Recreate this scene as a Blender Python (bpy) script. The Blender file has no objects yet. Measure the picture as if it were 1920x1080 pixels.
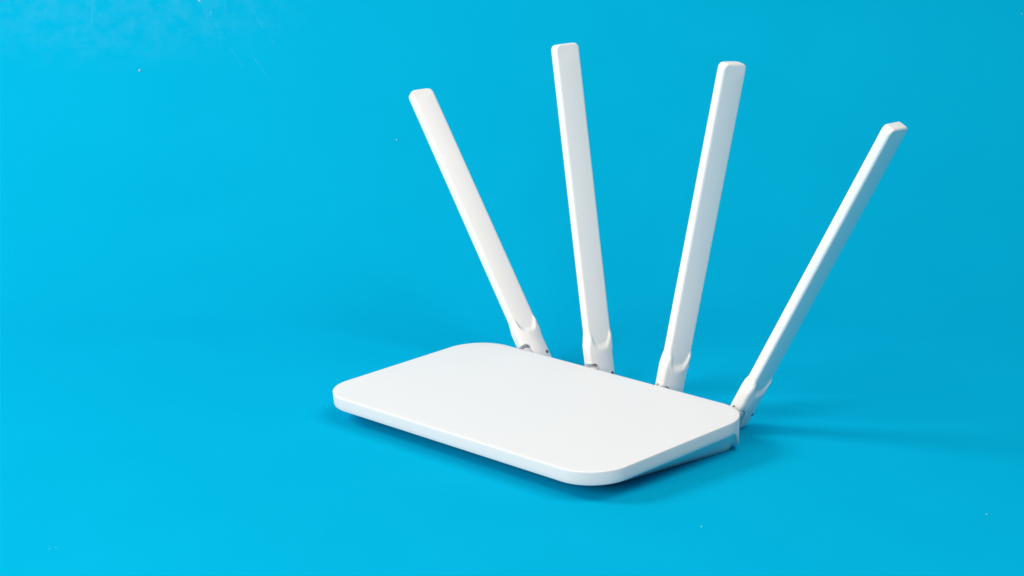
import bpy, bmesh, math, random
from mathutils import Vector, Matrix

S = bpy.context.scene
COL = S.collection
MM = 0.001
rad = math.radians

# ------------------------------------------------------------------ camera
W, D, R = 195.0, 119.52, 21.78          # top plate of the router, millimetres
H0, TILT = 15.0, 0.036                # height of its front top edge, slope to the rear
YAW, PITCH = -0.7730, 0.2497
fw = Vector((math.sin(YAW)*math.cos(PITCH), math.cos(YAW)*math.cos(PITCH), -math.sin(PITCH)))
rt = Vector((math.cos(YAW), -math.sin(YAW), 0.0))
up = rt.cross(fw)
cam = bpy.data.cameras.new('camera')
co = bpy.data.objects.new('camera', cam)
COL.objects.link(co)
cam.sensor_width = 36.0
cam.lens = 3864.0/1920*36.0
cam.clip_start, cam.clip_end = 0.02, 30.0
mw = Matrix((rt, up, -fw)).transposed().to_4x4()
mw.translation = Vector((785.304, -659.277, 334.926 - 20.0 + H0))*MM
co.matrix_world = mw
S.camera = co

# ------------------------------------------------------------------ light
view_h = Vector((fw.x, fw.y, 0)).normalized()
centre = Vector((W/2, D/2, 0))*MM


def area(name, right, away, height, size, power, colour=(1, 1, 1), aim=(0, 0, 0.03)):
    L = bpy.data.lights.new(name, 'AREA')
    L.shape = 'RECTANGLE'
    L.size, L.size_y = size
    L.energy = power
    L.color = colour
    o = bpy.data.objects.new(name, L)
    COL.objects.link(o)
    o.location = centre + rt*right + view_h*away + Vector((0, 0, height))
    tgt = centre + rt*aim[0] + view_h*aim[1] + Vector((0, 0, aim[2]))
    o.rotation_euler = (tgt - o.location).to_track_quat('-Z', 'Y').to_euler()
    return o


area('key_softbox', -1.05, -0.02, 0.90, (0.48, 0.48), 11.8, (1.0, 0.91, 0.835))
area('front_softbox', -0.80, -1.20, 0.62, (0.8, 0.5), 17.0, (1.0, 0.88, 0.775))
area('side_softbox', 0.60, -0.52, 1.40, (1.1, 0.9), 13.0, (1.0, 0.935, 0.88))

wd = bpy.data.worlds.new('World')
S.world = wd
wd.use_nodes = True
wd.node_tree.nodes['Background'].inputs[0].default_value = (1, 0.95, 0.90, 1)
wd.node_tree.nodes['Background'].inputs[1].default_value = 0.11

S.view_settings.view_transform = 'Standard'
S.view_settings.look = 'None'
S.view_settings.exposure = 0.0
S.view_settings.gamma = 1.0
S.cycles.max_bounces = 10
S.cycles.diffuse_bounces = 8


# ------------------------------------------------------------------ materials
def mat(name):
    m = bpy.data.materials.new(name)
    m.use_nodes = True
    nt = m.node_tree
    return m, nt, nt.nodes['Principled BSDF']


def white_plastic(name, col, rough, bump):
    m, nt, b = mat(name)
    N, K = nt.nodes.new, nt.links.new
    tc = N('ShaderNodeTexCoord')
    nz = N('ShaderNodeTexNoise')
    nz.inputs['Scale'].default_value = 3200.0
    nz.inputs['Detail'].default_value = 2.0
    K(tc.outputs['Object'], nz.inputs['Vector'])
    bp = N('ShaderNodeBump')
    bp.inputs['Strength'].default_value = bump
    bp.inputs['Distance'].default_value = 0.00004
    K(nz.outputs['Fac'], bp.inputs['Height'])
    K(bp.outputs['Normal'], b.inputs['Normal'])
    n2 = N('ShaderNodeTexNoise')
    n2.inputs['Scale'].default_value = 45.0
    n2.inputs['Detail'].default_value = 3.0
    K(tc.outputs['Object'], n2.inputs['Vector'])
    mr = N('ShaderNodeMapRange')
    mr.inputs['To Min'].default_value = rough - 0.05
    mr.inputs['To Max'].default_value = rough + 0.05
    K(n2.outputs['Fac'], mr.inputs['Value'])
    K(mr.outputs['Result'], b.inputs['Roughness'])
    b.inputs['Base Color'].default_value = (*col, 1)
    b.inputs['Specular IOR Level'].default_value = 0.3
    return m


PLASTIC = white_plastic('matte_white_plastic', (0.775, 0.775, 0.78), 0.58, 0.25)
ANT_PLASTIC = white_plastic('satin_white_plastic', (0.86, 0.86, 0.86), 0.42, 0.15)
BASE_PLASTIC = white_plastic('white_base_plastic', (0.78, 0.78, 0.78), 0.45, 0.2)
HINGE_PLASTIC = white_plastic('white_hinge_plastic', (0.76, 0.76, 0.76), 0.4, 0.15)
m, nt, b = mat('dark_pin_metal')
b.inputs['Base Color'].default_value = (0.12, 0.12, 0.125, 1)
b.inputs['Metallic'].default_value = 0.6
b.inputs['Roughness'].default_value = 0.45
PIN = m


def paper_material():
    m, nt, b = mat('cyan_paper')
    N, K = nt.nodes.new, nt.links.new
    tc = N('ShaderNodeTexCoord')
    # faint pulp mottling of the card
    n1 = N('ShaderNodeTexNoise')
    n1.inputs['Scale'].default_value = 14.0
    n1.inputs['Detail'].default_value = 6.0
    K(tc.outputs['Object'], n1.inputs['Vector'])
    r1 = N('ShaderNodeValToRGB')
    r1.color_ramp.elements[0].position = 0.3
    r1.color_ramp.elements[1].position = 0.7
    r1.color_ramp.elements[0].color = (0.0010, 0.392, 0.640, 1)
    r1.color_ramp.elements[1].color = (0.0014, 0.404, 0.658, 1)
    K(n1.outputs['Fac'], r1.inputs['Fac'])
    # chalky rubbing: fine streaks and blotches inside one worn patch of the card (UV in metres)
    sep = N('ShaderNodeUVMap')
    mp = N('ShaderNodeMapping')
    mp.inputs['Rotation'].default_value = (0, 0, rad(25))
    mp.inputs['Scale'].default_value = (260.0, 24.0, 1)
    K(sep.outputs['UV'], mp.inputs['Vector'])
    st = N('ShaderNodeTexNoise')
    st.inputs['Scale'].default_value = 1.0
    st.inputs['Detail'].default_value = 4.0
    K(mp.outputs['Vector'], st.inputs['Vector'])
    rs = N('ShaderNodeMapRange')
    rs.inputs['From Min'].default_value = 0.60
    rs.inputs['From Max'].default_value = 0.80
    K(st.outputs['Fac'], rs.inputs['Value'])
    bl = N('ShaderNodeTexNoise')
    bl.inputs['Scale'].default_value = 75.0
    bl.inputs['Detail'].default_value = 5.0
    bl.inputs['Roughness'].default_value = 0.65
    K(sep.outputs['UV'], bl.inputs['Vector'])
    rb = N('ShaderNodeMapRange')
    rb.inputs['From Min'].default_value = 0.40
    rb.inputs['From Max'].default_value = 0.75
    K(bl.outputs['Fac'], rb.inputs['Value'])
    # where the patch lies
    sub = N('ShaderNodeVectorMath')
    sub.operation = 'SUBTRACT'
    sub.inputs[1].default_value = (*WORN_UV, 0)
    K(sep.outputs['UV'], sub.inputs[0])
    sc = N('ShaderNodeVectorMath')
    sc.operation = 'MULTIPLY'
    sc.inputs[1].default_value = (1/0.15, 1/0.065, 0)
    K(sub.outputs['Vector'], sc.inputs[0])
    ln = N('ShaderNodeVectorMath')
    ln.operation = 'LENGTH'
    K(sc.outputs['Vector'], ln.inputs[0])
    ms = N('ShaderNodeMapRange')
    ms.interpolation_type = 'SMOOTHSTEP'
    ms.inputs['From Min'].default_value = 1.15
    ms.inputs['From Max'].default_value = 0.3
    K(ln.outputs['Value'], ms.inputs['Value'])
    a1 = N('ShaderNodeMath')
    a1.operation = 'MULTIPLY_ADD'
    a1.inputs[1].default_value = 0.06
    K(rs.outputs['Result'], a1.inputs[0])
    a0 = N('ShaderNodeMath')
    a0.operation = 'MULTIPLY'
    a0.inputs[1].default_value = 0.06
    K(rb.outputs['Result'], a0.inputs[0])
    K(a0.outputs['Value'], a1.inputs[2])
    a2 = N('ShaderNodeMath')
    a2.operation = 'MULTIPLY'
    K(a1.outputs['Value'], a2.inputs[0])
    K(ms.outputs['Result'], a2.inputs[1])
    # single scratches
    total = a2.outputs['Value']
    for (x0, y0), (x1, y1) in SCRATCHES:
        L = math.hypot(x1-x0, y1-y0)
        mp2 = N('ShaderNodeMapping')
        mp2.vector_type = 'TEXTURE'
        mp2.inputs['Location'].default_value = ((x0+x1)/2, (y0+y1)/2, 0)
        mp2.inputs['Rotation'].default_value = (0, 0, math.atan2(y1-y0, x1-x0))
        mp2.inputs['Scale'].default_value = (L*0.55, 0.00055, 1)
        K(sep.outputs['UV'], mp2.inputs['Vector'])
        l2 = N('ShaderNodeVectorMath')
        l2.operation = 'LENGTH'
        K(mp2.outputs['Vector'], l2.inputs[0])
        m2 = N('ShaderNodeMapRange')
        m2.inputs['From Min'].default_value = 1.0
        m2.inputs['From Max'].default_value = 0.5
        m2.inputs['To Max'].default_value = 0.11
        K(l2.outputs['Value'], m2.inputs['Value'])
        k2 = N('ShaderNodeMath')
        k2.operation = 'MULTIPLY'
        K(m2.outputs['Result'], k2.inputs[0])
        K(rb.outputs['Result'], k2.inputs[1])
        ad = N('ShaderNodeMath')
        ad.operation = 'ADD'
        K(total, ad.inputs[0])
        K(k2.outputs['Value'], ad.inputs[1])
        total = ad.outputs['Value']
    mx = N('ShaderNodeMix')
    mx.data_type = 'RGBA'
    K(total, mx.inputs['Factor'])
    K(r1.outputs['Color'], mx.inputs['A'])
    mx.inputs['B'].default_value = (0.30, 0.60, 0.84, 1)
    K(mx.outputs['Result'], b.inputs['Base Color'])
    # paper tooth
    n3 = N('ShaderNodeTexNoise')
    n3.inputs['Scale'].default_value = 900.0
    n3.inputs['Detail'].default_value = 3.0
    K(tc.outputs['Object'], n3.inputs['Vector'])
    bp = N('ShaderNodeBump')
    bp.inputs['Strength'].default_value = 0.12
    bp.inputs['Distance'].default_value = 0.0002
    K(n3.outputs['Fac'], bp.inputs['Height'])
    K(bp.outputs['Normal'], b.inputs['Normal'])
    b.inputs['Roughness'].default_value = 0.85
    b.inputs['Specular IOR Level'].default_value = 0.0
    return m


# ------------------------------------------------------------------ helpers
def link(name, me, material, parent=None, smooth=True):
    o = bpy.data.objects.new(name, me)
    COL.objects.link(o)
    me.materials.clear()
    me.materials.append(material)
    if smooth:
        for p in me.polygons:
            p.use_smooth = True
    if parent:
        o.parent = parent
    return o


def from_bm(name, bm):
    bmesh.ops.recalc_face_normals(bm, faces=bm.faces)
    me = bpy.data.meshes.new(name)
    bm.to_mesh(me)
    bm.free()
    return me


def sharp(me, angle):
    """smooth shading that keeps the edges steeper than angle"""
    bm = bmesh.new()
    bm.from_mesh(me)
    for e in bm.edges:
        if len(e.link_faces) == 2:
            e.smooth = e.calc_face_angle(0.0) < angle
    bm.to_mesh(me)
    bm.free()


def loft(rings, cap0=True, cap1=True):
    bm = bmesh.new()
    vs = [[bm.verts.new(Vector(p)*MM) for p in r] for r in rings]
    n = len(rings[0])
    for a, c in zip(vs, vs[1:]):
        for i in range(n):
            j = (i+1) % n
            bm.faces.new((a[i], a[j], c[j], c[i]))
    if cap0:
        bm.faces.new(vs[0][::-1])
    if cap1:
        bm.faces.new(vs[-1])
    return bm


# ------------------------------------------------------------------ the backdrop: one sheet that lies flat and sweeps up
CURVE_AT, CURVE_R = 0.20, 0.45          # metres behind the router's centre
WORN_UV = (-0.31, 0.592)
# thin scratches in the card: ends in metres on the sheet
SCRATCHES = [((-0.2081, 0.5908), (-0.1782, 0.5384)), ((-0.2396, 0.5870), (-0.1994, 0.5172)),
             ((-0.2010, 0.5420), (-0.1840, 0.5130)), ((-0.2500, 0.6100), (-0.2310, 0.5640))]


def sweep_point(s):
    """arc length s measured from below the router's centre -> (away, height)"""
    q = CURVE_R*math.pi/2
    if s <= CURVE_AT:
        return s, 0.0
    if s < CURVE_AT + q:
        a = (s-CURVE_AT)/CURVE_R
        return CURVE_AT + CURVE_R*math.sin(a), CURVE_R*(1-math.cos(a))
    return CURVE_AT + CURVE_R, CURVE_R + s - CURVE_AT - q


def build_backdrop():
    bm = bmesh.new()
    uvl = bm.loops.layers.uv.new('UVMap')
    ss = [-2.0, -1.0, -0.5, 0.0, CURVE_AT]
    q = CURVE_R*math.pi/2
    ss += [CURVE_AT + q*k/48 for k in range(1, 49)]
    ss += [CURVE_AT + q + k for k in (0.3, 0.8, 1.6)]
    xs = [-2.4, -1.2, -0.6, 0, 0.6, 1.2, 2.4]
    grid = []
    for s in ss:
        a, h = sweep_point(s)
        grid.append([bm.verts.new(centre + rt*x + view_h*a + Vector((0, 0, h))) for x in xs])
    for i in range(len(ss)-1):
        for j in range(len(xs)-1):
            f = bm.faces.new((grid[i][j], grid[i][j+1], grid[i+1][j+1], grid[i+1][j]))
            for lp, (u, v) in zip(f.loops, ((xs[j], ss[i]), (xs[j+1], ss[i]), (xs[j+1], ss[i+1]), (xs[j], ss[i+1]))):
                lp[uvl].uv = (u, v)
    me = bpy.data.meshes.new('paper_backdrop')
    bm.to_mesh(me)
    bm.free()
    o = link('paper_backdrop', me, paper_material())
    o['kind'] = 'structure'
    o['label'] = 'plain cyan blue paper sweep that lies under the router and rises behind it'
    return o


build_backdrop()

# ------------------------------------------------------------------ the router
router = bpy.data.objects.new('wifi_router', None)
COL.objects.link(router)
router.empty_display_size = 0.05
router['label'] = 'white wifi router with rounded flat body and four upright fanned antennas on blue paper'
router['category'] = 'router'

cT, sT = math.cos(TILT), math.sin(TILT)


def plate_to_world(x, y, dz):
    return (x, y*cT - dz*sT, H0 + y*sT + dz*cT)


def smooth(a, b, x):
    t = min(1.0, max(0.0, (x-a)/(b-a)))
    return t*t*(3-2*t)


# outline of the plate as (x, y, normal angle in degrees)
OUT = []
NC = 28
for cx, cy, a0 in ((W-R, R, -90), (W-R, D-R, 0), (R, D-R, 90), (R, R, 180)):
    for k in range(NC+1):
        a = a0 + 90*k/NC
        OUT.append((cx + R*math.cos(rad(a)), cy + R*math.sin(rad(a)), a))
    ex, ey, ea = OUT[-1]
    L = (D-2*R) if a0 in (-90, 90) else (W-2*R)     # the straight run that follows
    dx, dy = -math.sin(rad(ea)), math.cos(rad(ea))
    for k in range(1, 10):
        OUT.append((ex + dx*L*k/10, ey + dy*L*k/10, ea))


def rearness(x, y, a):
    """0 on the front and the sides, 1 along the rear wall"""
    s = abs(((a + 90) % 360) - 180)       # 0 at the rear normal (90 deg), 90 at the sides, 180 at the front
    return 1.0 - smooth(40.0, 80.0, s)


def band_z(x, y, a):
    """how far below the plate the lip of the cover sits"""
    k = rearness(x, y, a)
    full = H0 + y*sT - 2.0
    return 6.9 + (full - 6.9)*k


def ring_top(inset, dz):
    return [plate_to_world(x - inset*math.cos(rad(a)), y - inset*math.sin(rad(a)), dz) for x, y, a in OUT]


def ring_band(inset, frac, extra=0.0):
    r = []
    for x, y, a in OUT:
        T = band_z(x, y, a)
        i = inset
        r.append(plate_to_world(x - i*math.cos(rad(a)), y - i*math.sin(rad(a)), -T*frac + extra))
    return r


def build_cover():
    er = 0.4
    rings = []
    rings.append(ring_top(3.0, 0.0))
    for k in range(0, 6):
        t = rad(90*k/5)
        rings.append(ring_top(er*(1-math.sin(t)), -er*(1-math.cos(t))))
    for f in (0.35, 0.65, 0.94):
        rings.append(ring_band(0.45*f, f))
    rings.append(ring_band(0.6, 0.985))
    rings.append(ring_band(0.95, 1.0))
    rings.append(ring_band(1.6, 1.0))
    rings.append(ring_band(1.7, 1.0, 1.6))
    bm = loft(rings, True, True)
    me = from_bm('top_cover', bm)
    sharp(me, rad(40))
    o = link('top_cover', me, PLASTIC, router)
    return o


build_cover()


def rounded_rect_points(corners):
    """same number and order of points as OUT; corners = (centre x, centre y, radius) from front right, anticlockwise"""
    pts = []
    for i, a0 in enumerate((-90, 0, 90, 180)):
        cx, cy, r = corners[i]
        for k in range(NC+1):
            t = rad(a0 + 90*k/NC)
            pts.append((cx + r*math.cos(t), cy + r*math.sin(t)))
        nx, ny, nr = corners[(i+1) % 4]
        t = rad(a0+90)
        e = (nx + nr*math.cos(t), ny + nr*math.sin(t))
        p = pts[-1]
        for k in range(1, 10):
            pts.append((p[0] + (e[0]-p[0])*k/10, p[1] + (e[1]-p[1])*k/10))
    return pts


def build_base():
    rings = []
    prof = [(0.0, 0.0), (0.12, 0.14), (0.3, 0.33), (0.5, 0.53), (0.7, 0.73), (0.86, 0.88), (0.96, 0.97), (1.0, 1.0)]
    pts = []
    low = rounded_rect_points([(W-15.5-8, 30+8, 8), (W-9-10, D-2.8-10, 10), (9+10, D-2.8-10, 10), (15.5+8, 30+8, 8)])
    for (x, y, a), q in zip(OUT, low):
        n = (math.cos(rad(a)), math.sin(rad(a)))
        T = band_z(x, y, a)
        i0 = 1.8
        p0 = plate_to_world(x - i0*n[0], y - i0*n[1], -T + 0.5)
        pts.append((p0, (q[0], q[1], 0.55), n))
    rings.append([(p0[0]-1.5*n[0], p0[1]-1.5*n[1], p0[2]+0.6) for p0, p1, n in pts])
    for h, v in prof:
        rings.append([(p0[0] + (p1[0]-p0[0])*h, p0[1] + (p1[1]-p0[1])*h, p0[2] + (p1[2]-p0[2])*v) for p0, p1, n in pts])
    rings.append([(p1[0]-0.5*n[0], p1[1]-0.5*n[1], 0.05) for p0, p1, n in pts])
    bm = loft(rings, True, True)
    me = from_bm('base', bm)
    sharp(me, rad(45))
    return link('base', me, BASE_PLASTIC, router)


build_base()

# ------------------------------------------------------------------ antennas
AL = 177.4                # pivot to tip
W0 = -10.0                # pivot to lower end


def section(w):
    """closed loop of the antenna's cross-section at height w: x = thickness, y = depth (front is -y)"""
    k = smooth(12.5, 22.5, w)                    # 0 in the thick collar, 1 in the blade
    yf = -8.5 + 1.0*smooth(14.5, 20.5, w)         # the collar sits a little forward of the blade
    yb = 7.0 + 0.6*smooth(9.8, 13.4, w)
    hy, yc = (yb-yf)/2, (yb+yf)/2
    tf = 3.7
    hy *= 1.0
    c = 1.8 + (1.3-1.8)*k
    pinch = 0.0
    if w > AL-3.2:                               # rounded tip corners
        d = (w-(AL-3.2))/3.2
        hy -= 3.2*(1-math.sqrt(max(0.0, 1-d*d)))*0.9
    if w > AL-1.0:
        pinch = 0.55*((w-(AL-1.0))/1.0)**2
    if w < W0+2.5:
        d = (W0+2.5-w)/2.5
        e = 2.5*(1-math.sqrt(max(0.0, 1-d*d)))*0.9
        hy -= e
        pinch = max(pinch, 0.5*e)
    NS = 26
    right = []
    for i in range(NS+1):
        u = -1 + 2*i/NS
        u = math.sin(u*math.pi/2)*0.35 + u*0.65
        y = u*(hy-c)
        edge = 12.6 + 7.0*abs(u)**4            # the scooped flank ends in a U
        mm = smooth(edge-0.5, edge+3.6, w)
        q = 1-u*u
        bulge = 1.0*q
        hollow = -0.9 + 0.25*q
        if w > AL-9:
            hollow -= 0.25*q*smooth(AL-9, AL-1, w)
        if w < W0+4:
            bulge *= 0.75+0.25*smooth(W0, W0+4, w)
        x = tf + bulge + (hollow-bulge)*mm - pinch
        right.append((x, y))
    loop = []
    xe = right[0][0]
    for t in (-0.5, 0.0, 0.5):
        loop.append((t*2*(xe-c), -hy))
    # corner rounding front right
    for ang in (72, 54, 36, 18):
        loop.append((xe - c + c*math.cos(rad(ang)), -hy + c - c*math.sin(rad(ang))))
    loop += right
    xb = right[-1][0]
    for ang in (18, 36, 54, 72):
        loop.append((xb - c + c*math.cos(rad(ang)), hy - c + c*math.sin(rad(ang))))
    for t in (0.5, 0.0, -0.5):
        loop.append((t*2*(xb-c), hy))
    for ang in (72, 54, 36, 18):
        loop.append((-xb + c - c*math.cos(rad(ang)), hy - c + c*math.sin(rad(ang))))
    loop += [(-x, y) for x, y in right[::-1]]
    for ang in (18, 36, 54, 72):
        loop.append((-xe + c - c*math.cos(rad(ang)), -hy + c - c*math.sin(rad(ang))))
    return [(x, y+yc) for x, y in loop]


def blade_mesh(slot_top):
    ws = [W0 + d for d in (0, 0.15, 0.5, 1.0, 1.7, 2.5, 4)]
    ws += [-6, -3, 0, 3, 6, 8, 9.4, 9.8, 10.2, 10.6, 11, 11.4, 11.8, 12.2, 12.6]
    ws += [13.2 + 0.4*k for k in range(0, 35)]
    ws += [29, 33, 40, 50, 70, 90, 110, 130, 150, 162]
    ws += [AL-9+0.9*k for k in range(0, 6)]
    ws += [AL-3.2 + 3.2*math.sin(rad(90*k/10)) for k in range(0, 11)]
    ws = sorted(set(round(w, 4) for w in ws))
    rings = [[(x, y, w) for x, y in section(w)] for w in ws]
    me = from_bm('blade', loft(rings))
    # cut the fork slot that takes the hinge
    o = bpy.data.objects.new('work', me)
    COL.objects.link(o)
    g = 2.95
    prof = [(-30, W0-20), (30, W0-20), (30, slot_top), (-3.0, slot_top), (-30, slot_top-1.0)]
    c = bpy.data.objects.new('work_cut', from_bm('work_cut', loft([[(-1.6, y, w) for y, w in prof], [(g, y, w) for y, w in prof]])))
    COL.objects.link(c)
    # the whole front is cut away below the same height: room for the hinge head
    prof = [(-30, W0-20), (-3.6, W0-20), (-3.6, slot_top-3.0)]
    prof += [(-3.6-3.0*(1-math.cos(rad(t))), slot_top-3.0+3.0*math.sin(rad(t))) for t in range(15, 91, 15)]
    prof += [(-30, slot_top-0.6)]
    c2 = bpy.data.objects.new('work_cut', from_bm('work_cut', loft([[(-1.5, y, w) for y, w in prof], [(30, y, w) for y, w in prof]])))
    COL.objects.link(c2)
    hole = []
    for x in (4.15, 8.0):
        hole.append([(x, 4.5 + math.cos(rad(t)), -1.3 + math.sin(rad(t))) for t in range(0, 360, 24)])
    hm = from_bm('work_hole', loft(hole))
    h = bpy.data.objects.new('work_hole', hm)
    COL.objects.link(h)
    for q in (c, c2, h):
        md = o.modifiers.new('cut', 'BOOLEAN')
        md.object = q
        md.operation = 'DIFFERENCE'
        md.solver = 'EXACT'
    dg = bpy.context.evaluated_depsgraph_get()
    out = bpy.data.meshes.new_from_object(o.evaluated_get(dg))
    for q in (o, c, c2, h):
        bpy.data.objects.remove(q)
    sharp(out, rad(33))
    return out


def disc(rings):
    return rings


def hinge_mesh():
    """tongue that sits in the fork; pivot at the origin"""
    bm = bmesh.new()

    def add(rings):
        b2 = loft(rings)
        tmp = bpy.data.meshes.new('t')
        b2.to_mesh(tmp)
        b2.free()
        bm.from_mesh(tmp)
        bpy.data.meshes.remove(tmp)
    # tongue: disc about x plus neck towards -y
    z0 = -3.1
    rr = 7.0

    def tongue(r, x):
        p = [(x, r*math.cos(rad(t)), z0 + r*math.sin(rad(t))) for t in range(-90, 91, 10)]
        p += [(x, -6.0, z0 + r*0.98), (x, -8.4, z0 + r*0.8), (x, -8.4, z0 - r*0.8), (x, -6.0, z0 - r*0.98)]
        return p
    add([tongue(rr-0.6, -1.3), tongue(rr-0.15, -1.1), tongue(rr, -0.7), tongue(rr, 2.0), tongue(rr-0.15, 2.4), tongue(rr-0.6, 2.6)])

    # head: a rounded knuckle in front of the right tine
    def head(x, r):
        p = [(x, -4.2, z0 - r*0.9), (x, -4.2, z0 + r*0.55)]
        p += [(x, -4.2-2.4*(1-math.cos(rad(t))), z0 + r*0.55 + (r-r*0.55)*math.sin(rad(t))) for t in range(20, 91, 14)]
        p += [(x, -7.6, z0 + r*0.98), (x, -9.0, z0 + r*0.80), (x, -9.4, z0 + r*0.5), (x, -9.4, z0 - r*0.9)]
        return p
    add([head(-1.25, 6.2), head(-1.1, 6.7), head(-0.7, 6.95), head(3.1, 6.95), head(3.6, 6.7), head(3.9, 6.2)])
    me = from_bm('hinge', bm)
    sharp(me, rad(35))
    return me


def stub_mesh():
    pr = [(-22.0, 4.8), (-9.6, 4.8), (-9.0, 4.5), (-8.6, 3.6), (-8.4, 2.4)]
    me = from_bm('hinge_stub', loft([[(r*math.cos(rad(t)), y, -3.1 + r*math.sin(rad(t))) for t in range(0, 360, 12)] for y, r in pr]))
    sharp(me, rad(35))
    return me


def pin_mesh():
    rings = []
    for x, r in ((3.3, 0.95), (4.15, 0.95), (4.25, 0.7)):
        rings.append([(x, 4.5 + r*math.cos(rad(t)), -1.3 + r*math.sin(rad(t))) for t in range(0, 360, 24)])
    me = from_bm('pin', loft(rings))
    return me


HINGE, STUB, PINM = hinge_mesh(), stub_mesh(), pin_mesh()
PIV_Y, PIV_Z = 139.6, 10.6
# sideways lean, lean to the rear, height of the fork slot, twist about its own length
SPEC = [
    (25.0, -41.2, 7.0, 6.0, -11.0, 'antenna leaning far out to the left'),
    (73.3, -9.2, -0.1, 6.0, -12.0, 'antenna that reaches highest, leaning slightly left'),
    (121.7, 9.6, 2.7, 4.4, -11.0, 'antenna leaning slightly right'),
    (170.0, 28.2, 0.4, 4.4, 0.0, 'antenna leaning far out over the right corner'),
]
for x, lean, back, slot, twist, lab in SPEC:
    a = bpy.data.objects.new('antenna', blade_mesh(slot))
    COL.objects.link(a)
    me = a.data
    me.materials.clear()
    me.materials.append(ANT_PLASTIC)
    for p in me.polygons:
        p.use_smooth = True
    a.parent = router
    ry = Matrix.Rotation(rad(lean), 4, 'Y')
    a.matrix_local = Matrix.Translation(Vector((x, PIV_Y, PIV_Z))*MM) @ ry @ Matrix.Rotation(rad(-back), 4, 'X') @ Matrix.Rotation(rad(twist), 4, 'Z')
    a['label'] = lab
    h = link('hinge', HINGE, HINGE_PLASTIC, a)
    h = link('hinge_stub', STUB, HINGE_PLASTIC, a)
    h.matrix_local = Matrix.Rotation(rad(-twist), 4, 'Z') @ Matrix.Rotation(rad(back), 4, 'X')
    p = link('pin', PINM, PIN, a)

# ------------------------------------------------------------------ dust on the paper
# (across, along the sheet, size, stretch) in metres from the router's centre
DUST = [(-0.2807, 0.5253, 0.00085, 1.3), (-0.0912, 0.4567, 0.00060, 1.5), (0.2052, -0.1162, 0.00050, 1.6),
        (0.0747, -0.1317, 0.00036, 1.2), (0.3681, 0.5775, 0.00060, 1.2), (-0.2099, -0.1586, 0.00025, 1.1),
        (-0.2075, -0.1567, 0.00022, 1.1), (-0.2420, 0.5890, 0.00075, 1.6), (-0.2330, 0.5790, 0.00050, 1.2)]
random.seed(4)
bm = bmesh.new()
for u, sv, r, st in DUST:
    away, h = sweep_point(sv)
    a2, h2 = sweep_point(sv + 0.002)
    tan = (view_h*(a2-away) + Vector((0, 0, h2-h))).normalized()
    nor = rt.cross(tan)
    pos = centre + rt*u + view_h*away + Vector((0, 0, h)) + nor*r*0.35
    ang = random.uniform(0, math.pi)
    e1 = rt*math.cos(ang) + tan*math.sin(ang)
    e2 = nor.cross(e1)
    M = Matrix((e1*r*st, e2*r, nor*r*0.6)).transposed().to_4x4()
    M.translation = pos
    ret = bmesh.ops.create_icosphere(bm, subdivisions=1, radius=1.0, matrix=M)
    for v in ret['verts']:
        v.co += Vector([random.uniform(-0.25, 0.25)*r for _ in range(3)])
me = bpy.data.meshes.new('dust')
bm.to_mesh(me)
bm.free()
m, nt, b = mat('pale_lint')
b.inputs['Base Color'].default_value = (0.30, 0.68, 0.85, 1)
b.inputs['Roughness'].default_value = 0.9
dust = link('dust', me, m)
dust['kind'] = 'stuff'
dust['label'] = 'a few pale specks of dust lying on the blue paper'
